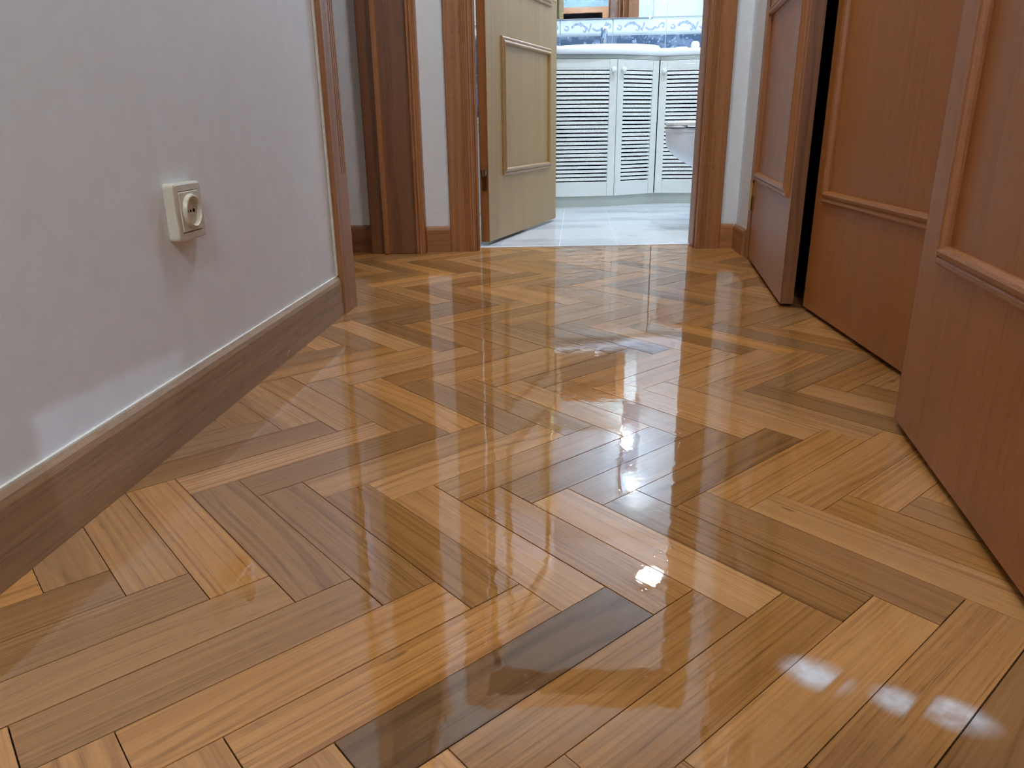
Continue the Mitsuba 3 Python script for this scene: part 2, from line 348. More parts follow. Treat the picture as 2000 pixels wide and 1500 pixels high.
def plank_mesh(item, idx):
    m, k, kind_, r, pg, tilt = item
    pts = np.array(pg.exterior.coords)[:-1]
    if Polygon(pts).exterior.is_ccw is False:
        pts = pts[::-1]
    pts = np.array([q for i, q in enumerate(pts) if np.linalg.norm(q - pts[i - 1]) > 1e-5])
    c = np.array([OX, OY]); mid = np.array(uv2w((r[0] + r[1]) / 2, (r[2] + r[3]) / 2))
    inner = np.array(pg.buffer(-0.0006, join_style=2).exterior.coords)[:-1] if pg.area > 1e-4 else pts
    if len(inner) != len(pts) or len(pg.interiors):
        inner = pts
    else:
        if not Polygon(inner).exterior.is_ccw:
            inner = inner[::-1]
        inner = np.roll(inner, -int(np.argmin(np.linalg.norm(inner - pts[0], axis=1))), axis=0)
    n = len(pts)
    # fan or earcut of the top face
    tv, tf = trimesh.creation.triangulate_polygon(Polygon(inner), engine='earcut')
    if len(tv) != n:
        inner = pts; tv, tf = trimesh.creation.triangulate_polygon(Polygon(inner), engine='earcut')
    order = [int(np.argmin(np.linalg.norm(inner - q, axis=1))) for q in tv]
    tf = np.array(order)[np.asarray(tf)]
    a = inner[tf]
    ar = np.cross(a[:, 1] - a[:, 0], a[:, 2] - a[:, 0])
    tf = np.where(ar[:, None] < 0, tf[:, ::-1], tf)
    def zt(q, dz):
        d = q - mid
        return tilt[2] + tilt[0] * (d @ [ca, sa]) + tilt[1] * (d @ [-sa, ca]) + dz
    V = np.vstack([np.c_[inner, zt(inner, 0)], np.c_[pts, zt(pts, -0.0005)], np.c_[pts, np.full(n, -0.0034)]])
    Fc = [tf]
    for l in (0, 1):
        for i in range(n):
            jn = (i + 1) % n
            Fc.append([[l * n + i, (l + 1) * n + i, (l + 1) * n + jn], [l * n + i, (l + 1) * n + jn, l * n + jn]])
    Fc = np.vstack([np.asarray(f) for f in Fc])
    tri = V[Fc].reshape(-1, 3)
    lu = (tri[:, :2] - c) @ [ca, sa]; lv = (tri[:, :2] - c) @ [-sa, ca]
    if kind_ == 'A':
        a_, b_ = lu - r[0], lv - r[2]
    else:
        a_, b_ = lv - r[2], lu - r[0]
    uvs = np.stack([a_ + 8.0 * idx + 4.0, b_], 1)
    return trimesh.Trimesh(tri, np.arange(len(tri)).reshape(-1, 3), process=False), uvs
def seen(pg):
    best = 0
    for q in list(pg.exterior.coords) + [(pg.centroid.x, pg.centroid.y)]:
        if q[1] < 0.25:
            continue
        x, y, z = to_px((q[0], q[1], 0))
        if z > 0.1 and -20 < x < 2020 and -20 < y < 1520:
            best = max(best, 1.0 / z)
    if best and pg.centroid.x < -0.62 + 0 * pg.centroid.y:
        best = 0
    return best
vis = sorted([(seen(p[4]), i) for i, p in enumerate(planks)], key=lambda t: -t[0])
rest = []
cnt = 0
for s, i in vis:
    it = planks[i]
    idx = i % 800 + 1
    if it[0] == 0 and it[1] == 0 and it[2] == 'A':
        idx = 900
    mesh_, uv_ = plank_mesh(it, idx)
    if s > 0 and cnt < 300:
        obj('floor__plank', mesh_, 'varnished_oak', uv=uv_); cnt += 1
    else:
        rest.append((mesh_, uv_))
if rest:
    vv = np.vstack([m.vertices for m, _ in rest]); uvv = np.vstack([u for _, u in rest])
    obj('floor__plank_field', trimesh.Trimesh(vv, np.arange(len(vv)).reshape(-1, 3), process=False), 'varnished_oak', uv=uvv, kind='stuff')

# ------------------------------------------------------------------ bathroom floor
TD = np.array([0.0872, 0.9962]); TX = np.array([0.9962, -0.0872])
bathpoly = Polygon([(XJ0, 2.840), (XJ1, 2.854), (XJ1, YB + 0.011), (bx1 - 0.002, YB + 0.011), (bx1 - 0.002, yback(bx1) - 0.002), (bx0 + 0.002, yback(bx0) - 0.002), (bx0 + 0.002, YB + 0.011), (XJ0, YB + 0.011)])
obj('floor_bathroom', extrude(bathpoly, -0.022, -0.0015), 'grout', 'pale marble tiled bathroom floor', kind='structure')
o = np.array([0.230, 3.343])
for i in range(-8, 9):
    for jx in range(-8, 9):
        p0 = o + TX * 0.222 * i + TD * 0.222 * 1.0 * jx * 1.45
        q = [p0 + TX * a + TD * b for a, b in ((0.001, 0.001), (0.221, 0.001), (0.221, 0.3209), (0.001, 0.3209))]
        t = Polygon(q).intersection(bathpoly)
        if t.geom_type == 'Polygon' and t.area > 1e-5:
            obj('floor_bathroom__tile', extrude(t, -0.0014, 0.0), 'floor_tile')

# ------------------------------------------------------------------ tiles on the bathroom back wall
MB = frame((0.0, yback(0.0)), (1.0, yback(1.0)))
sx = 1 / math.cos(math.atan(0.080))
def wall_tile(name, s0, s1, z0, z1, bsdf, th=0.006, uvt=False):
    b = box(s0, s1, -th, 0.0005, z0, z1, 0.0012)
    v = np.asarray(b.triangles).reshape(-1, 3)
    uv = np.stack([(v[:, 0] - s0) / (s1 - s0), (v[:, 2] - z0) / (s1 - s0)], 1)
    mm = trimesh.Trimesh(v, np.arange(len(v)).reshape(-1, 3), process=False)
    mm.apply_transform(MB)
    return obj('wall_bathroom_back__' + name, mm, bsdf, uv=uv)
for i in range(-4, 5):
    s0 = (0.632 + 0.3135 * i) * sx
    s1 = s0 + 0.3135 * sx - 0.004
    if s1 < -1.05 or s0 > 1.72:
        continue
    wall_tile('border_tile', s0, s1, 0.947, 1.030, 'border_tile', 0.010)
    for z0, z1 in ((0.735, 0.938), (0.53, 0.731), (0.325, 0.526), (0.12, 0.321)):
        wall_tile('blue_tile', s0, s1, z0, z1, 'blue_tile')
    for r in range(7):
        z0 = 1.036 + 0.2095 * r
        if z0 < H - 0.05:
            wall_tile('white_tile', s0, s1, z0, min(z0 + 0.2065, H - 0.002), 'white_tile')

# blue lower tiles on the left bathroom wall
for i in range(7):
    y0 = YB + 0.02 + 0.31 * i
    if y0 + 0.3 < yback(bx0):
        for z0 in (0.50, 0.705):
            obj('wall_bathroom_left__blue_tile', box(bx0, bx0 + 0.006, y0, y0 + 0.307, z0, z0 + 0.202, 0.001), 'blue_tile')

# ------------------------------------------------------------------ skirting
def base_profile(h=0.094, t=0.012):
    return [(0, 0), (t, 0), (t, h - 0.014), (t - 0.002, h - 0.006), (t - 0.006, h), (0, h)]
def skirting(name, A, B, bsdf, label, h=0.094, t=0.012, wid=None):
    """runs A->B with its face on the right-hand side of that direction"""
    M = frame(A, B)
    L = np.linalg.norm(np.array(B) - np.array(A))
    pr = np.array(base_profile(h, t))
    n = len(pr)
    V = np.vstack([np.c_[np.full(n, x), -pr[:, 0], pr[:, 1]] for x in (0, L)])
    Fc = []
    for i in range(n):
        j = (i + 1) % n
        Fc += [[i, j, n + j], [i, n + j, n + i]]
    for i in range(1, n - 1):
        Fc += [[0, i + 1, i], [n, n + i, n + i + 1]]
    mm = trimesh.Trimesh(V, Fc, process=False); mm.fix_normals()
    return wood(name, mm, 0, M, bsdf, label=label, kind='structure')
skirting('baseboard_left', (xl(-1.0) - WT, -1.0), (xl(1.797) - WT, 1.797), 'oak_baseboard', 'wide brown wooden skirting board along the left wall')
Mc = frame((xl(-1.0) - WT, -1.0), (xl(1.797) - WT, 1.797))
cb = box(0, 2.80, -0.0042, 0.0, 0.0935, 0.0965); cb.apply_transform(Mc)
obj('baseboard_left__caulk', cb, 'caulk', 'thin white caulk line along the top edge')
chip = trimesh.creation.icosphere(2, 1.0); chip.apply_scale([0.011, 0.0016, 0.005]); chip.apply_transform(trimesh.transformations.rotation_matrix(-0.5, [0, 1, 0]))
chip.apply_translation([2.43, -0.012, 0.011]); chip.apply_transform(Mc)
obj('baseboard_left__chip', chip, 'oak_molding_pale', 'pale bare wood chip near the floor')
skirting('baseboard_back', (-0.305, YD), (-0.2135, YD), 'oak_trim', 'short dark skirting board left of the bathroom door casing', 0.092)
skirting('baseboard_back_right', (0.768, YD), (xr(YD) - 0.012, YD), 'oak_trim', 'short skirting board right of the bathroom door casing', 0.088)
skirting('baseboard_right', (xr(2.748), 2.748), (xr(2.58), 2.58), 'oak_trim', 'short dark skirting board on the return wall beside the wardrobe', 0.088)
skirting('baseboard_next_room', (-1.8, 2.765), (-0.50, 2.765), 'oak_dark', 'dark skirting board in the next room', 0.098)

# ------------------------------------------------------------------ casings
def casing_profile(w, t, inner='hi', flutes=3):
    """plan profile of a door casing: along x from 0 to w, out of the wall to -t; flutes and a bead by the opening"""
    p = [(0, 0), (0, -t * 0.75), (0.003, -t), (w * 0.60, -t)]
    x = w * 0.62
    for i in range(flutes):
        p += [(x, -t), (x + 0.0018, -t + 0.0035), (x + 0.0042, -t + 0.0035), (x + 0.006, -t)]
        x += 0.0072
    p += [(w - 0.008, -t), (w - 0.005, -t - 0.002), (w - 0.002, -t - 0.001), (w, -t * 0.7), (w, 0)]
    p = np.array(p)
    if inner == 'lo':
        p[:, 0] = w - p[:, 0]
    return p
def casing(name, x0, w, y, z1, inner, bsdf='oak_trim', M=None, t=0.016, z0=0.0, **kw):
    p = casing_profile(w, t, inner) + [x0, y]
    pg = Polygon(p)
    mm = extrude(pg, z0, z1)
    return wood(name, mm, 2, M, bsdf, **kw)
# bathroom door frame
fr = 'trim_1'
tag(fr, 'brown oak frame of the bathroom doorway', kind='structure')
casing('trim_1__casing', XJ0 - 0.008 - 0.088, 0.088, YD, HEAD + 0.09, 'hi')
casing('trim_1__casing', XJ1 - 0.010, 0.088, YD, HEAD + 0.09, 'lo')
wood('trim_1__head_casing', box(XJ0 - 0.008, XJ1 - 0.010, YD - 0.016, YD, HEAD, HEAD + 0.088, 0.002), 0)
wood('trim_1__lining', cat_([box(XJ0 - 0.028, XJ0, YD - 0.004, YB + 0.012, 0, HEAD), box(XJ0, XJ0 + 0.010, YD + 0.01, YD + 0.05, 0, HEAD, 0.002)]), 2)
wood('trim_1__lining', cat_([box(XJ1, XJ1 + 0.028, YD - 0.004, YB + 0.012, 0, HEAD), box(XJ1 - 0.012, XJ1, YD + 0.02, YD + 0.075, 0, HEAD, 0.002)]), 2)
wood('trim_1__head_lining', box(XJ0 - 0.028, XJ1 + 0.028, YD - 0.004, YB + 0.012, HEAD, HEAD + 0.028, 0.002), 0)
wood('trim_1__rear_casing', box(XJ1 + 0.0, XJ1 + 0.085, YB + 0.010, YB + 0.026, 0.0, HEAD + 0.09, 0.002), 2)
wood('trim_1__rear_casing', box(XJ0 - 0.085, XJ0 - 0.028, YB + 0.010, YB + 0.026, 0.0, HEAD + 0.09, 0.002), 2)
wood('trim_1__rear_casing', box(XJ0 - 0.028, XJ1, YB + 0.012, YB + 0.026, HEAD + 0.028, HEAD + 0.11, 0.002), 0)
# white strip where parquet and tiles meet
th = extrude([(XJ0 + 0.0015, 2.8335), (XJ1 - 0.0015, 2.8485), (XJ1 - 0.0015, 2.8575), (XJ0 + 0.0015, 2.8430)], -0.001, 0.0022)
obj('trim_2', th, 'grout', 'thin white strip where the parquet meets the bathroom tiles', kind='structure')

# casing at the end of the left wall: hall face, fluted, flutes stop above a plain foot
tag('trim_3', 'fluted oak casing at the end of the left wall', kind='structure')
CA, CB = (xl(1.798) - WT, 1.798), (xl(1.895) - WT, 1.895)
Mt = frame(CA, CB)
wc = float(np.linalg.norm(np.array(CB) - np.array(CA)))
def flute_prof(w, t, flutes):
    p = [(0, 0), (0, -t), (w * 0.5, -t)]
    x = w * 0.54
    for i in range(3 if flutes else 0):
        p += [(x, -t), (x + 0.0005, -t + 0.005), (x + 0.0045, -t + 0.005), (x + 0.006, -t)]
        x += 0.0138
    p += [(w - 0.003, -t), (w, -t + 0.003), (w, 0)]
    return p
wood('trim_3__casing', cat_([extrude(flute_prof(wc, 0.017, True), 0.33, 2.06), extrude(flute_prof(wc, 0.017, False), 0.0, 0.33)]), 2, Mt)
wood('trim_3__lining', extrude([(wc - 0.043, 0.0), (wc - 0.043, 0.13), (wc - 0.012, 0.13), (wc - 0.012, 0.0)], 0.0, 2.03), 2, Mt)
bead = box(-0.010, -0.0005, -0.006, 0.0, 0.0965, H, 0.001); bead.apply_transform(Mt)
obj('wall_left__plaster_bead', bead, 'caulk', 'cream plaster edge beside the casing')
# far side of that doorway
tag('trim_4', 'dark moulded oak jamb of the left doorway', kind='structure')
wood('trim_4__lining', box(-0.440, -0.338, 2.712, 2.764, 0, 2.05, 0.002), 2, None, 'oak_dark')  # darker oak here: shade on the reveal put into its colour
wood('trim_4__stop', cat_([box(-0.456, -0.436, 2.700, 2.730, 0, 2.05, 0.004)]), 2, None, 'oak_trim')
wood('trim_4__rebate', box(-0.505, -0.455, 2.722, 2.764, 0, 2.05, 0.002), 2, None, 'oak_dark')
pc = [(-0.340, 2.765), (-0.340, 2.703), (-0.335, 2.697), (-0.329, 2.697), (-0.327, 2.701), (-0.324, 2.698), (-0.318, 2.699), (-0.315, 2.704), (-0.309, 2.707), (-0.306, 2.714), (-0.306, 2.765)]
wood('trim_4__casing', extrude(pc, 0, 2.11), 2, None, 'oak_trim')
wood('trim_4__head_casing', box(0.0, 0.86, -0.016, 0.0, 2.03, 2.12, 0.002), 0, frame((xl(1.86) - WT, 1.86), (xl(2.71) - WT, 2.71)))
# frame of the doorway behind the viewer
tag('trim_5', 'oak door frame behind the viewer', kind='structure')
wood('trim_5__casing', box(-0.54, -0.45, -2.2, -2.184, 0, 2.05, 0.002), 2, None, 'oak_dark')
wood('trim_5__casing', box(0.25, 0.34, -2.2, -2.184, 0, 2.05, 0.002), 2, None, 'oak_dark')
wood('trim_5__head_casing', box(-0.45, 0.25, -2.2, -2.184, 1.97, 2.05, 0.002), 0, None, 'oak_dark')

# ------------------------------------------------------------------ doors
MPROF = np.array([(0, 0), (0, 0.005), (0.004, 0.0085), (0.009, 0.0085), (0.011, 0.0065), (0.015, 0.0105), (0.020, 0.0125), (0.024, 0.0105), (0.027, 0.004), (0.027, 0)])
def molding_bars(parent, M, x0, x1, z0, z1, bsdf, name='molding', wtop=True):
    c = [(x0, z0), (x1, z0), (x1, z1), (x0, z1)]
    s = [(1, 1), (-1, 1), (-1, -1), (1, -1)]
    n = len(MPROF)
    for a in range(4):
        b = (a + 1) % 4
        if a == 2 and not wtop:
            continue
        V = []
        for q in (a, b):
            for w, h in MPROF:
                V.append((c[q][0] + s[q][0] * w, -h, c[q][1] + s[q][1] * w))
        Fc = []
        for i in range(n - 1):
            Fc += [[i, n + i, n + i + 1], [i, n + i + 1, i + 1]]
        for i in range(1, n - 1):
            Fc += [[0, i, i + 1], [n, n + i + 1, n + i]]
        mm = trimesh.Trimesh(np.array(V), Fc, process=False)
        wood(parent + '__' + name, mm, 0 if a in (0, 2) else 2, M, bsdf)
def ball_hinge(parent, M, x, y, z0, z1, r, bsdf, plate=True, dirx=1):
    parts = [lathe([[0, 0], [r * 0.6, 0], [r, 0.006], [r, z1 - z0 - 0.006], [r * 0.6, z1 - z0], [0, z1 - z0]], 16)]
    parts[0].apply_translation([x, y, z0])
    if plate:
        parts.append(box(x, x + dirx * 0.022, y + r * 0.2, y + r * 0.2 + 0.002, z0 + 0.003, z1 - 0.003) if dirx > 0 else box(x - 0.022, x, y + r * 0.2, y + r * 0.2 + 0.002, z0 + 0.003, z1 - 0.003))
    mm = cat_(parts); mm.apply_transform(M)
    return obj(parent + '__hinge', mm, bsdf)

# bathroom door, standing open into the bathroom
BH, BE = (-0.078, 2.892), (0.221, 3.654)
Md = frame(BH, BE); dl = float(np.linalg.norm(np.array(BE) - np.array(BH)))
wood('door_1', box(0, dl, 0.0, 0.035, 0.012, 2.0, 0.0015), 2, Md, 'veneer_pale', label='pale golden wooden bathroom door standing open with raised panel mouldings', kind='structure')
wood('door_1__edge_lipping', box(-0.0015, 0.0, 0.0005, 0.0345, 0.0125, 1.9995), 2, Md, 'oak_trim', label='orange brown edge of the door')
molding_bars('door_1', Md, 0.142, 0.724, 0.252, 0.752, 'oak_molding_pale')
molding_bars('door_1', Md, 0.142, 0.724, 0.918, 1.88, 'oak_molding_pale')
hb = [cyl((-0.022, 0.014, 0.258), (-0.022, 0.014, 0.282), 0.0075, 16), box(-0.024, -0.0016, 0.004, 0.020, 0.259, 0.281), box(-0.0045, -0.0015, 0.005, 0.026, 0.205, 0.282, 0.001)]
hm = cat_(hb); hm.apply_transform(Md); obj('door_1__hinge', hm, 'brass_dark', 'dark bronze hinge')
pl = box(0.757, 0.797, -0.003, 0.0, 0.948, 1.16, 0.001); pl.apply_transform(Md); obj('door_1__handle_plate', pl, 'brass', 'brass handle plate')
hd = cat_([cyl((0.777, -0.003, 1.06), (0.777, -0.05, 1.06), 0.008, 16), cyl((0.777, -0.048, 1.06), (0.67, -0.048, 1.06), 0.008, 16), cyl((0.777, -0.003, 0.965), (0.777, -0.012, 0.965), 0.012, 20)])
hd.apply_transform(Md); obj('door_1__handle', hd, 'brass', 'brass lever handle')

# wardrobe with three leaves standing ajar
w = thing('wardrobe', 'built-in reddish brown wardrobe with three tall panelled doors ajar along the right wall', 'wardrobe')
# posts and carcass
post = [(xr(2.57) - 0.004, 2.568), (xr(2.50) - 0.010, 2.500), (xr(2.50) + 0.05, 2.497), (xr(2.57) + 0.05, 2.568)]
wood('wardrobe__frame_post', extrude(post[::-1], 0.0, 2.12), 2, None, 'oak_trim')
np_ = [(xr(0.36) - 0.006, 0.36), (xr(0.305) - 0.006, 0.305), (xr(0.305) + 0.05, 0.305), (xr(0.36) + 0.05, 0.36)]
wood('wardrobe__frame_post', extrude(np_[::-1], 0.0, 2.12), 2, None, 'oak_trim')
inner = [(xr(2.50) + 0.05, 2.50), (xr(0.36) + 0.05, 0.36), (xr(0.36) + 0.60, 0.36), (xr(2.50) + 0.60, 2.50)]
back = [(xr(2.50) + 0.58, 2.50), (xr(0.36) + 0.58, 0.36), (xr(0.36) + 0.60, 0.36), (xr(2.50) + 0.60, 2.50)]
obj('wardrobe__carcass', cat_([extrude(back[::-1], 0.002, 2.1), extrude(inner[::-1], 2.08, 2.11), extrude(inner[::-1], -0.019, -0.003)] +
    [extrude([(xr(y) + 0.05, y), (xr(y) + 0.58, y), (xr(y) + 0.58, y + 0.02), (xr(y) + 0.05, y + 0.02)], 0.0, 2.08) for y in (0.362, 1.10, 1.80, 2.476)]), 'black_gap', 'black interior')
wood('wardrobe__top_rail', box(0, 2.26, -0.012, 0.05, 2.06, 2.14, 0.002), 0, frame((xr(2.565), 2.565), (xr(0.31), 0.31)), 'oak_trim')
def leaf(A, B, z0, th, mx, mz, label, hinge=None):
    M = frame(A, B); L = float(np.linalg.norm(np.array(B) - np.array(A)))
    k = wood('wardrobe__door', box(0, L, 0.0, th, z0, 2.03, 0.0022), 2, M, 'veneer_red', label=label)
    wood(k + '__edge_lipping', box(L, L + 0.0012, 0.0006, th - 0.0006, z0 + 0.0005, 2.0295), 2, M, 'oak_dark')
    wood(k + '__edge_lipping', box(-0.0012, 0, 0.0006, th - 0.0006, z0 + 0.0005, 2.0295), 2, M, 'oak_dark')
    for (x0, x1) in mx:
        for (a, b) in mz:
            molding_bars(k, M, x0, x1, a, b, 'oak_molding')
    return k, M
k1, M1 = leaf((0.795, 2.482), (0.670, 1.815), 0.008, 0.032, [(0.030, 0.645)], [(0.262, 0.762), (0.93, 1.93)], 'far leaf, hinged beside the return wall and pulled out at its near edge')
hg = cat_([cyl((-0.020, -0.006, 0.168), (-0.020, -0.006, 0.252), 0.0045, 14), cyl((-0.020, -0.006, 0.252), (-0.020, -0.006, 0.258), 0.0058, 14), cyl((-0.020, -0.006, 0.162), (-0.020, -0.006, 0.168), 0.0058, 14), box(-0.018, 0.010, -0.0022, 0.0, 0.208, 0.250, 0.0005)])
hg.apply_transform(M1); obj(k1 + '__hinge', hg, 'brass', 'small brass pin hinge')
k2, M2 = leaf((0.7165, 1.785), (0.6925, 1.10), 0.008, 0.032, [(0.052, 0.640)], [(0.262, 0.90), (1.02, 1.93)], 'middle leaf, nearly shut')
d3 = np.array([0.478, 0.59]) - np.array([0.578, 1.045]); d3 /= np.linalg.norm(d3)
k3, M3 = leaf((0.578, 1.045), tuple(np.array([0.578, 1.045]) + d3 * 0.70), 0.009, 0.032, [(0.080, 0.620)], [(0.258, 0.90), (1.02, 1.93)], 'near leaf, standing proud of the others')
wood('wardrobe__divider', extrude([(0.612, 1.062), (0.612, 1.040), (0.72, 1.050), (0.72, 1.072)][::-1], 0.008, 2.06), 2, None, 'oak_trim')

# ------------------------------------------------------------------ power socket on the left wall
t = thing('power_socket', 'ivory surface power socket on the pale left wall', 'socket')
A_, B_ = (xl(1.0) - WT, 1.0), (xl(1.2) - WT, 1.2)
Ms = frame(A_, B_)
c0 = (1.113 - 1.0) * 1.0037; z0 = 0.3235; hw = 0.0405
def rbox(x0, x1, z0_, z1_, y0, y1, r, bev):
    import manifold3d as m3
    pts = []
    for xx, sx_ in ((x0, 1), (x1, -1)):
        for zz, sz_ in ((z0_, 1), (z1_, -1)):
            for a in np.linspace(0, math.pi / 2, 6):
                ox, oz = r - r * math.cos(a), r - r * math.sin(a)
                pts.append((xx + sx_ * ox, y1, zz + sz_ * oz)); pts.append((xx + sx_ * ox, y0 + bev, zz + sz_ * oz))
                pts.append((xx + sx_ * (ox * 0.9 + bev), y0, zz + sz_ * (oz * 0.9 + bev)))
                pts.append((xx + sx_ * (ox * 0.95 + bev * 0.3), y0 + bev * 0.3, zz + sz_ * (oz * 0.95 + bev * 0.3)))
    return trimesh.convex.convex_hull(np.array(pts))
def sput(name, mm, bsdf, label=None, smooth=False):
    mm = mm.copy(); mm.apply_transform(Ms); return obj(t + '__' + name, mm, bsdf, label, smooth=smooth)
plate = rbox(c0 - hw, c0 + hw, z0 - hw, z0 + hw, -0.016, -0.0003, 0.006, 0.003)
import manifold3d as m3
def to_man(m_):
    return m3.Manifold(m3.Mesh(np.asarray(m_.vertices, np.float32), np.asarray(m_.faces, np.uint32)))
def to_tri(mm):
    q = mm.to_mesh(); return trimesh.Trimesh(q.vert_properties[:, :3], q.tri_verts, process=False)
cut = box(c0 - 0.0293, c0 + 0.0293, -0.03, -0.009, z0 - 0.0293, z0 + 0.0293)
well_c = m3.Manifold.cylinder(0.05, 0.0185, 0.0185, 48).rotate([90, 0, 0]).translate([c0, 0.006, z0])
sput('plate', to_tri(to_man(plate) - to_man(cut)), 'ivory_plastic')
ins = to_man(rbox(c0 - 0.0283, c0 + 0.0283, z0 - 0.0283, z0 + 0.0283, -0.0172, -0.008, 0.002, 0.0012)) - m3.Manifold.cylinder(0.05, 0.0190, 0.0190, 48).rotate([90, 0, 0]).translate([c0, 0.0, z0])
sput('insert', to_tri(ins), 'ivory_plastic')
ring = lathe([[0.0192, 0.008], [0.0192, 0.0205], [0.0200, 0.0225], [0.0212, 0.0232], [0.0232, 0.0225], [0.0245, 0.0200], [0.0245, 0.0160]], 48)
ring.apply_transform(trimesh.transformations.rotation_matrix(math.pi / 2, [1, 0, 0])); ring.apply_translation([c0, 0, z0])
sput('rim', ring, 'ivory_plastic', smooth=40)
wellb = cyl((c0, -0.0160, z0), (c0, -0.0100, z0), 0.0194, 40); sput('well', wellb, 'ivory_plastic')
for dx in (-0.0095, 0.0, 0.0095):
    hole = cyl((c0 + dx, -0.0166, z0), (c0 + dx, -0.0158, z0), 0.0027 if dx else 0.0017, 16)
    hole.apply_transform(np.diag([1, 1, 1, 1])); sput('pin_hole', hole, 'dark_hole')

# ------------------------------------------------------------------ bathroom furniture
# vanity unit with a folded front
v = thing('vanity_unit', 'white louvred vanity cupboard with folded front under the washbasin', 'cabinet')
Q = [(0.080, 4.217), (0.585, 4.288), (0.833, 4.420), (1.290, 4.350)]
def inset(pts, d):
    L = []
    for i, (a, b) in enumerate(zip(pts[:-1], pts[1:])):
        tt = (np.array(b) - a) / np.linalg.norm(np.array(b) - a); nn = np.array([-tt[1], tt[0]])
        L.append((np.array(a) + nn * d, tt))
    out = [L[0][0]]
    for (p1, t1), (p2, t2) in zip(L[:-1], L[1:]):
        den = t1[0] * t2[1] - t1[1] * t2[0]
        s = ((p2 - p1)[0] * t2[1] - (p2 - p1)[1] * t2[0]) / den
        out.append(p1 + t1 * s)
    tt = L[-1][1]
    out.append(L[-1][0] + tt * np.linalg.norm(np.array(pts[-1]) - pts[-2]))
    return [tuple(q) for q in out]
def body(front, z0_, z1_):
    poly = list(front) + [(1.290, yback(1.29) - 0.008), (0.080, yback(0.08) - 0.008)]
    return extrude(poly, z0_, z1_)
obj(v + '__carcass', body(inset(Q, 0.0265), 0.062, 0.7655), 'louvre_dark', 'dark inside behind the louvres')
obj(v + '__top_rail', body(inset(Q, 0.004), 0.766, 0.7855), 'greige_lacquer', 'grey beige rail under the basin')
obj(v + '__kick_board', body(inset(Q, 0.014), 0.0, 0.0618), 'greige_lacquer', 'grey beige kick board')
def louvre_door(A, B, x0, x1, knob_x):
    M = frame(A, B)
    zb, zt_ = 0.0585, 0.7640
    st0, st1 = 0.040, 0.040
    parts = [box(x0, x0 + st0, 0, 0.022, zb, zt_, 0.0012), box(x1 - st1, x1, 0, 0.022, zb, zt_, 0.0012),
             box(x0 + st0, x1 - st1, 0.002, 0.022, zb, 0.136, 0.001), box(x0 + st0, x1 - st1, 0.002, 0.022, 0.712, zt_, 0.001)]
    mm = cat_(parts); mm.apply_transform(M)
    k = obj(v + '__door', mm, 'white_lacquer')
    pitch = 0.02115
    # upper field of the door sits a little deeper
    fd = box(x0 + st0 + 0.008, x1 - st1 - 0.008, 0.0005, 0.003, 0.722, 0.745, 0.0006); fd.apply_transform(M); obj(k + '__upper_field', fd, 'white_lacquer')
    for i in range(27):
        zc = 0.136 + pitch * (i + 0.5) + 0.0032
        pts = np.array([(0.0035, -0.0072), (0.009, -0.0072), (0.012, 0.0070), (0.0065, 0.0072)])
        V = [(x, q[0], zc + q[1]) for x in (x0 + st0 - 0.002, x1 - st1 + 0.002) for q in pts]
        sl = trimesh.convex.convex_hull(np.array(V)); sl.apply_transform(M)
        obj(k + '__slat', sl, 'white_lacquer')
    if knob_x is not None:
        kn = lathe([[0, 0], [0.007, 0], [0.006, 0.008], [0.007, 0.012], [0.0135, 0.016], [0.0155, 0.022], [0.0135, 0.028], [0.008, 0.031], [0, 0.032]], 24)
        kn.apply_transform(trimesh.transformations.rotation_matrix(math.pi / 2, [1, 0, 0])); kn.apply_translation([knob_x, 0, 0.712]); kn.apply_transform(M)
        obj(k + '__knob', kn, 'ceramic', 'round white knob', smooth=40)
    return k
L1 = np.linalg.norm(np.array(Q[1]) - Q[0]); L2 = np.linalg.norm(np.array(Q[2]) - Q[1]); L3 = np.linalg.norm(np.array(Q[3]) - Q[2])
louvre_door(Q[0], Q[1], 0.004, L1 - 0.0025, L1 - 0.026)
louvre_door(Q[1], Q[2], 0.0025, L2 - 0.0025, 0.026)
louvre_door(Q[2], Q[3], 0.0025, L3 - 0.02, 0.026)

def ring_slab(pts, layers):
    """closed outline with per-layer (outset, z), capped"""
    P_ = np.array(pts); n = len(P_)
    d = np.roll(P_, -1, 0) - P_; d /= np.linalg.norm(d, axis=1, keepdims=True)
    nn = np.stack([d[:, 1], -d[:, 0]], 1)
    vn = nn + np.roll(nn, 1, 0); vn /= np.maximum(np.linalg.norm(vn, axis=1, keepdims=True), 1e-9)
    vn /= np.maximum((vn * nn).sum(1, keepdims=True), 0.5)
    V = np.vstack([np.c_[P_ + vn * o_, np.full(n, z_)] for o_, z_ in layers])
    Fc = []
    for l in range(len(layers) - 1):
        for i in range(n):
            j = (i + 1) % n
            Fc += [[l * n + i, l * n + j, (l + 1) * n + j], [l * n + i, (l + 1) * n + j, (l + 1) * n + i]]
    for l, flip in ((0, True), (len(layers) - 1, False)):
        tv, tf = trimesh.creation.triangulate_polygon(Polygon(V[l * n:(l + 1) * n, :2]), engine='earcut')
        om = [int(np.argmin(np.linalg.norm(V[l * n:(l + 1) * n, :2] - q, axis=1))) + l * n for q in tv]
        tf = np.array(om)[np.asarray(tf)]
        a = V[tf][:, :, :2]; ar = np.cross(a[:, 1] - a[:, 0], a[:, 2] - a[:, 0])
        tf = np.where((ar[:, None] < 0) != flip, tf[:, ::-1], tf)
        Fc += tf.tolist()
    return trimesh.Trimesh(V, Fc, process=False)
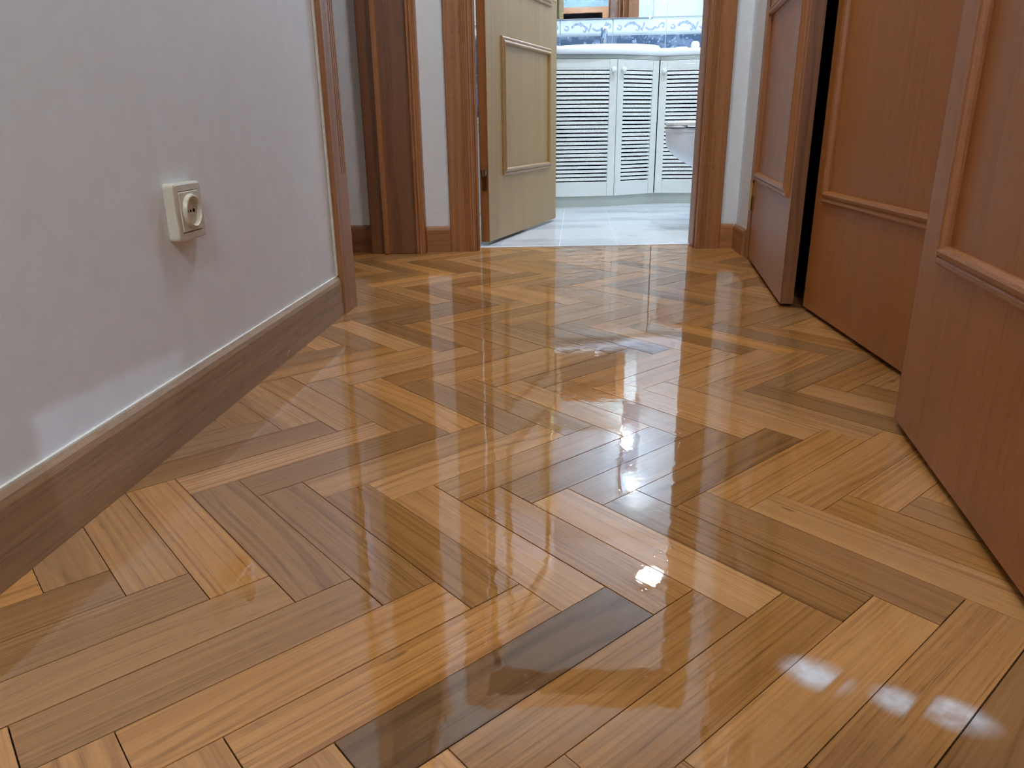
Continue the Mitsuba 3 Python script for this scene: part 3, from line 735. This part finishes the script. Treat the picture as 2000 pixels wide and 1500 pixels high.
# one-piece washbasin top
b = thing('washbasin', 'glossy white one-piece washbasin top on the louvred vanity', 'washbasin')
fr_ = inset(Q, -0.016)
def spline(pts, n=12):
    from scipy.interpolate import PchipInterpolator
    p = np.array(pts); f_ = PchipInterpolator(p[:, 0], p[:, 1]); x = np.linspace(p[0, 0], p[-1, 0], n); return [(float(a), float(f_(a))) for a in x]
outl = spline(fr_, 40) + [(1.292, yback(1.292) - 0.010), (0.072, yback(0.072) - 0.010)]
slab = ring_slab(outl, [(-0.012, 0.7862), (-0.004, 0.7885), (0.0, 0.795), (0.001, 0.806), (-0.001, 0.816), (-0.005, 0.8225), (-0.012, 0.826)])
obj(b + '__countertop', slab, 'ceramic', smooth=50)
prof = [[0.02, -0.006], [0.60, -0.004], [0.80, 0.004], [0.90, 0.016], [0.94, 0.0185], [0.97, 0.0165], [1.0, 0.004], [1.01, -0.002]]
bw = lathe(prof, 64); V_ = bw.vertices.copy(); V_[:, 0] *= 0.335; V_[:, 1] *= 0.205; bw.vertices = V_
bw.apply_transform(trimesh.transformations.rotation_matrix(-0.08, [0, 0, 1])); bw.apply_translation([0.520, 4.545, 0.8265])
obj(b + '__bowl_rim', bw, 'ceramic', 'raised oval bowl rim', smooth=50)

# tap
tp = thing('tap', 'small chrome mixer tap standing on the back of the washbasin', 'tap')
cx, cy = 0.556, 4.705
obj(tp + '__body', cat_([cyl((cx, cy, 0.8455), (cx, cy, 0.852), 0.027, 28, 0.024), cyl((cx, cy, 0.852), (cx, cy, 0.945), 0.021, 28, 0.019)]), 'chrome', smooth=40)
obj(tp + '__spout', cat_([cyl((cx, cy, 0.915), (cx - 0.004, cy - 0.105, 0.945), 0.0165, 24, 0.0145), cyl((cx - 0.004, cy - 0.100, 0.945), (cx - 0.004, cy - 0.104, 0.920), 0.012, 20)]), 'chrome', smooth=40)
obj(tp + '__aerator', cyl((cx - 0.004, cy - 0.1055, 0.929), (cx - 0.004, cy - 0.1090, 0.930), 0.0085, 16), 'dark_hole', 'dark outlet')
obj(tp + '__lever', cat_([cyl((cx, cy, 0.945), (cx, cy, 0.958), 0.021, 24, 0.017), cyl((cx, cy, 0.955), (cx + 0.012, cy - 0.055, 0.985), 0.0085, 16, 0.006)]), 'chrome', smooth=40)
# white soap pot
sp = thing('soap_pot', 'small round white soap pot on the right end of the washbasin top', 'soap pot')
pot = lathe([[0, 0], [0.017, 0], [0.022, 0.006], [0.024, 0.018], [0.021, 0.030], [0.014, 0.037], [0, 0.039]], 28); pot.apply_translation([1.035, 4.48, 0.8262])
obj(sp + '__pot', pot, 'ceramic', smooth=40)
sd = thing('soap_dish', 'low white soap dish beside the round soap pot', 'soap dish')
dsh = lathe([[0, 0], [0.022, 0], [0.033, 0.008], [0.031, 0.010], [0.02, 0.005], [0, 0.004]], 28); dsh.apply_translation([0.965, 4.50, 0.8262])
obj(sd + '__dish', dsh, 'ceramic', smooth=40)

# mirror on the back wall
mr = thing('mirror', 'plain wall mirror with white clips above the washbasin', 'mirror')
mg = box(0.145 * sx, 0.862 * sx, -0.018, -0.0105, 1.034, 1.62, 0.0); mg.apply_transform(MB); obj(mr + '__glass', mg, 'mirror_silver')
bv = cat_([box(0.145 * sx, 0.862 * sx, -0.0185, -0.0103, 1.0305, 1.034), box(0.862 * sx, 0.865 * sx, -0.0185, -0.0103, 1.0305, 1.62)]); bv.apply_transform(MB); obj(mr + '__edge', bv, 'lamp_metal', 'grey ground glass edge')
for s_ in (0.21, 0.845):
    cl = rbox(s_ * sx - 0.007, s_ * sx + 0.007, 1.024, 1.044, -0.022, -0.0103, 0.004, 0.002); cl.apply_transform(MB); obj(mr + '__clip', cl, 'ceramic', 'white mirror clip')

# toilet seen from the side
to = thing('toilet', 'white toilet before the louvred vanity, partly hidden by the right door jamb', 'toilet')
cyT = 3.40
lv = [(0.0, 0.925, 0.105), (0.04, 0.915, 0.11), (0.16, 0.885, 0.115), (0.22, 0.845, 0.13), (0.255, 0.805, 0.145), (0.285, 0.750, 0.160), (0.315, 0.708, 0.172), (0.345, 0.689, 0.178), (0.375, 0.684, 0.180), (0.398, 0.686, 0.180), (0.402, 0.682, 0.183), (0.414, 0.682, 0.184), (0.417, 0.687, 0.180)]
V, Fc, n = [], [], 48
for z_, xf, ry in lv:
    xb = 1.36; rx = (xb - xf) / 2; cx_ = (xb + xf) / 2
    for a in np.linspace(0, 2 * math.pi, n, endpoint=False):
        e = 2.3
        ca_, sa_ = math.cos(a), math.sin(a)
        V.append((cx_ + rx * math.copysign(abs(ca_) ** (2 / e), ca_), cyT + ry * math.copysign(abs(sa_) ** (2 / e), sa_), z_))
for l in range(len(lv) - 1):
    for i in range(n):
        j = (i + 1) % n
        Fc += [[l * n + i, l * n + j, (l + 1) * n + j], [l * n + i, (l + 1) * n + j, (l + 1) * n + i]]
for i in range(1, n - 1):
    Fc += [[0, i + 1, i], [(len(lv) - 1) * n, (len(lv) - 1) * n + i, (len(lv) - 1) * n + i + 1]]
obj(to + '__bowl', trimesh.Trimesh(V, Fc, process=False), 'toilet_ceramic', smooth=45)
def oval(xf, xb, ry, n_=48, e=2.3):
    return [((xb + xf) / 2 + (xb - xf) / 2 * math.copysign(abs(math.cos(a)) ** (2 / e), math.cos(a)), cyT + ry * math.copysign(abs(math.sin(a)) ** (2 / e), math.sin(a))) for a in np.linspace(0, 2 * math.pi, n_, endpoint=False)]
obj(to + '__lid', ring_slab(oval(0.684, 1.15, 0.184), [(-0.004, 0.4275), (0.0, 0.430), (0.001, 0.437), (-0.003, 0.443), (-0.010, 0.4465)]), 'ceramic', 'white lid', smooth=50)
obj(to + '__seat', ring_slab(oval(0.686, 0.765, 0.12, 32), [(-0.003, 0.4195), (0.0, 0.4215), (0.0, 0.4255), (-0.003, 0.4274)]), 'ceramic', 'front of the seat', smooth=50)
for x_ in (0.80, 0.84, 0.95):
    obj(to + '__bumper', box(x_, x_ + 0.014, cyT - 0.165, cyT - 0.15, 0.4171, 0.4275, 0.002), 'greige_lacquer')
obj(to + '__cistern', box(1.17, 1.37, cyT - 0.19, cyT + 0.19, 0.418, 0.80, 0.015), 'toilet_ceramic', 'cistern')

# bathtub
bt = thing('bathtub', 'white bathtub glimpsed through the gap beside the open bathroom door', 'bathtub')
bx = [(-1.045, 3.90), (-0.085, 3.90), (-0.085, 4.80), (-1.045, 4.80)]
obj(bt + '__apron', box(-1.04, -0.095, 3.912, 4.80, 0.0, 0.442), 'white_lacquer', 'white apron panel')
outer = m3.Manifold.cube([0.96, 0.90, 0.032]).translate([-1.045, 3.90, 0.446]); innr = m3.Manifold.cube([0.80, 0.72, 0.1]).translate([-0.97, 3.99, 0.40])
obj(bt + '__rim', to_tri(outer - innr), 'ceramic', 'thick white rim')

# ------------------------------------------------------------------ lamps
def lamp_disc(name, d, label):
    k = thing(name, label, 'lamp')
    x, y, z = d['pos']; r = d['r']
    bs = lathe([[0, 0.0], [r * 1.12, 0.0], [r * 1.12, -0.02], [r * 1.02, -0.03], [r * 1.0, -0.012], [0, -0.012]], 40); bs.apply_translation([x, y, H - 0.0005]); obj(k + '__base', bs, 'lamp_metal')
    ds = lathe([[0, z - H], [r * 0.5, z - H + 0.006], [r * 0.85, z - H + 0.022], [r, z - H + 0.05], [r, -0.014]][::-1], 40); ds.apply_translation([x, y, H])
    ds.fix_normals()
    if ds.face_normals[np.argmin(ds.triangles_center[:, 2])][2] > 0:
        ds.invert()
    obj(k + '__diffuser', ds, 'lamp_glass', emit=d['rad'])
lamp_disc('ceiling_lamp', HALL_LAMP, 'round flush lamp on the hallway ceiling behind the viewer')
lamp_disc('ceiling_lamp', HALL_LAMP2, 'added small flush lamp on the hallway ceiling, brightening the middle of the floor')
lamp_disc('ceiling_lamp', BATH_LAMP, 'round flush lamp on the bathroom ceiling near the door')
lamp_disc('ceiling_lamp', BATH_LAMP2, 'smaller flush lamp on the bathroom ceiling above the washbasin')
wl_ = thing('wall_lamp', 'wall lamp with two bulbs beside the bathroom mirror', 'lamp')
bp_ = box(0.775, 0.885, 4.845, 4.872, 1.40, 2.10, 0.004)
obj(wl_ + '__backplate', bp_, 'lamp_metal', 'grey back plate')
for q in BULBS['pos']:
    s_ = trimesh.creation.icosphere(3, BULBS['r']); s_.apply_translation(q)
    obj(wl_ + '__bulb', s_, 'lamp_glass', emit=BULBS['rad'])
    obj(wl_ + '__holder', cyl((q[0], q[1] + 0.02, q[2]), (q[0], 4.846, q[2]), 0.012, 16), 'lamp_metal')

# made-up lamp in a black hood, added unseen behind the viewer; its slot throws the cool patch low on the left wall
il = thing('added_patch_lamp', 'added hooded lamp behind the viewer, slotted to throw the wall patch', 'lamp')
LP = np.array([0.30, -0.25, 0.62])
targets = np.array([(-0.500, 0.722, 0.157), (-0.474, 1.050, 0.138), (-0.481, 0.950, 0.02), (-0.497, 0.730, 0.02)])
cen = targets.mean(0); dv = (cen - LP) / np.linalg.norm(cen - LP)
ex = np.cross(dv, [0, 0, 1]); ex /= np.linalg.norm(ex); ey = np.cross(ex, dv)
D_ = 0.30
slot = []
for q in targets:
    g_ = (q - LP) / ((q - LP) @ dv) * D_
    slot.append((float(g_ @ ex), float(g_ @ ey)))
hood = []
R_ = np.eye(4); R_[:3, 0] = ex; R_[:3, 1] = ey; R_[:3, 2] = dv; R_[:3, 3] = LP
plate_ = trimesh.creation.extrude_polygon(Polygon([(-0.07, -0.07), (0.07, -0.07), (0.07, 0.07), (-0.07, 0.07)]).difference(Polygon(slot)), 0.003, engine='earcut'); plate_.apply_translation([0, 0, D_])
hood = [plate_, box(-0.07, 0.07, -0.07, 0.07, -0.05, -0.047), box(-0.073, -0.07, -0.07, 0.07, -0.05, D_ + 0.003), box(0.07, 0.073, -0.07, 0.07, -0.05, D_ + 0.003),
        box(-0.073, 0.073, -0.073, -0.07, -0.05, D_ + 0.003), box(-0.073, 0.073, 0.07, 0.073, -0.05, D_ + 0.003)]
hm_ = cat_(hood); hm_.apply_transform(R_); obj(il + '__hood', hm_, 'black_gap')
bl = trimesh.creation.icosphere(2, 0.002); bl.apply_translation(LP); obj(il + '__bulb', bl, 'lamp_glass', emit=(52000.0, 64000.0, 92000.0))
obj(il + '__stand', cat_([cyl((LP[0] + 0.02, LP[1] - 0.05, 0.0), (LP[0] + 0.02, LP[1] - 0.05, 0.02), 0.09, 28), cyl((LP[0] + 0.02, LP[1] - 0.05, 0.02), (LP[0] + 0.02, LP[1] - 0.05, 0.56), 0.01, 16)]), 'lamp_metal')
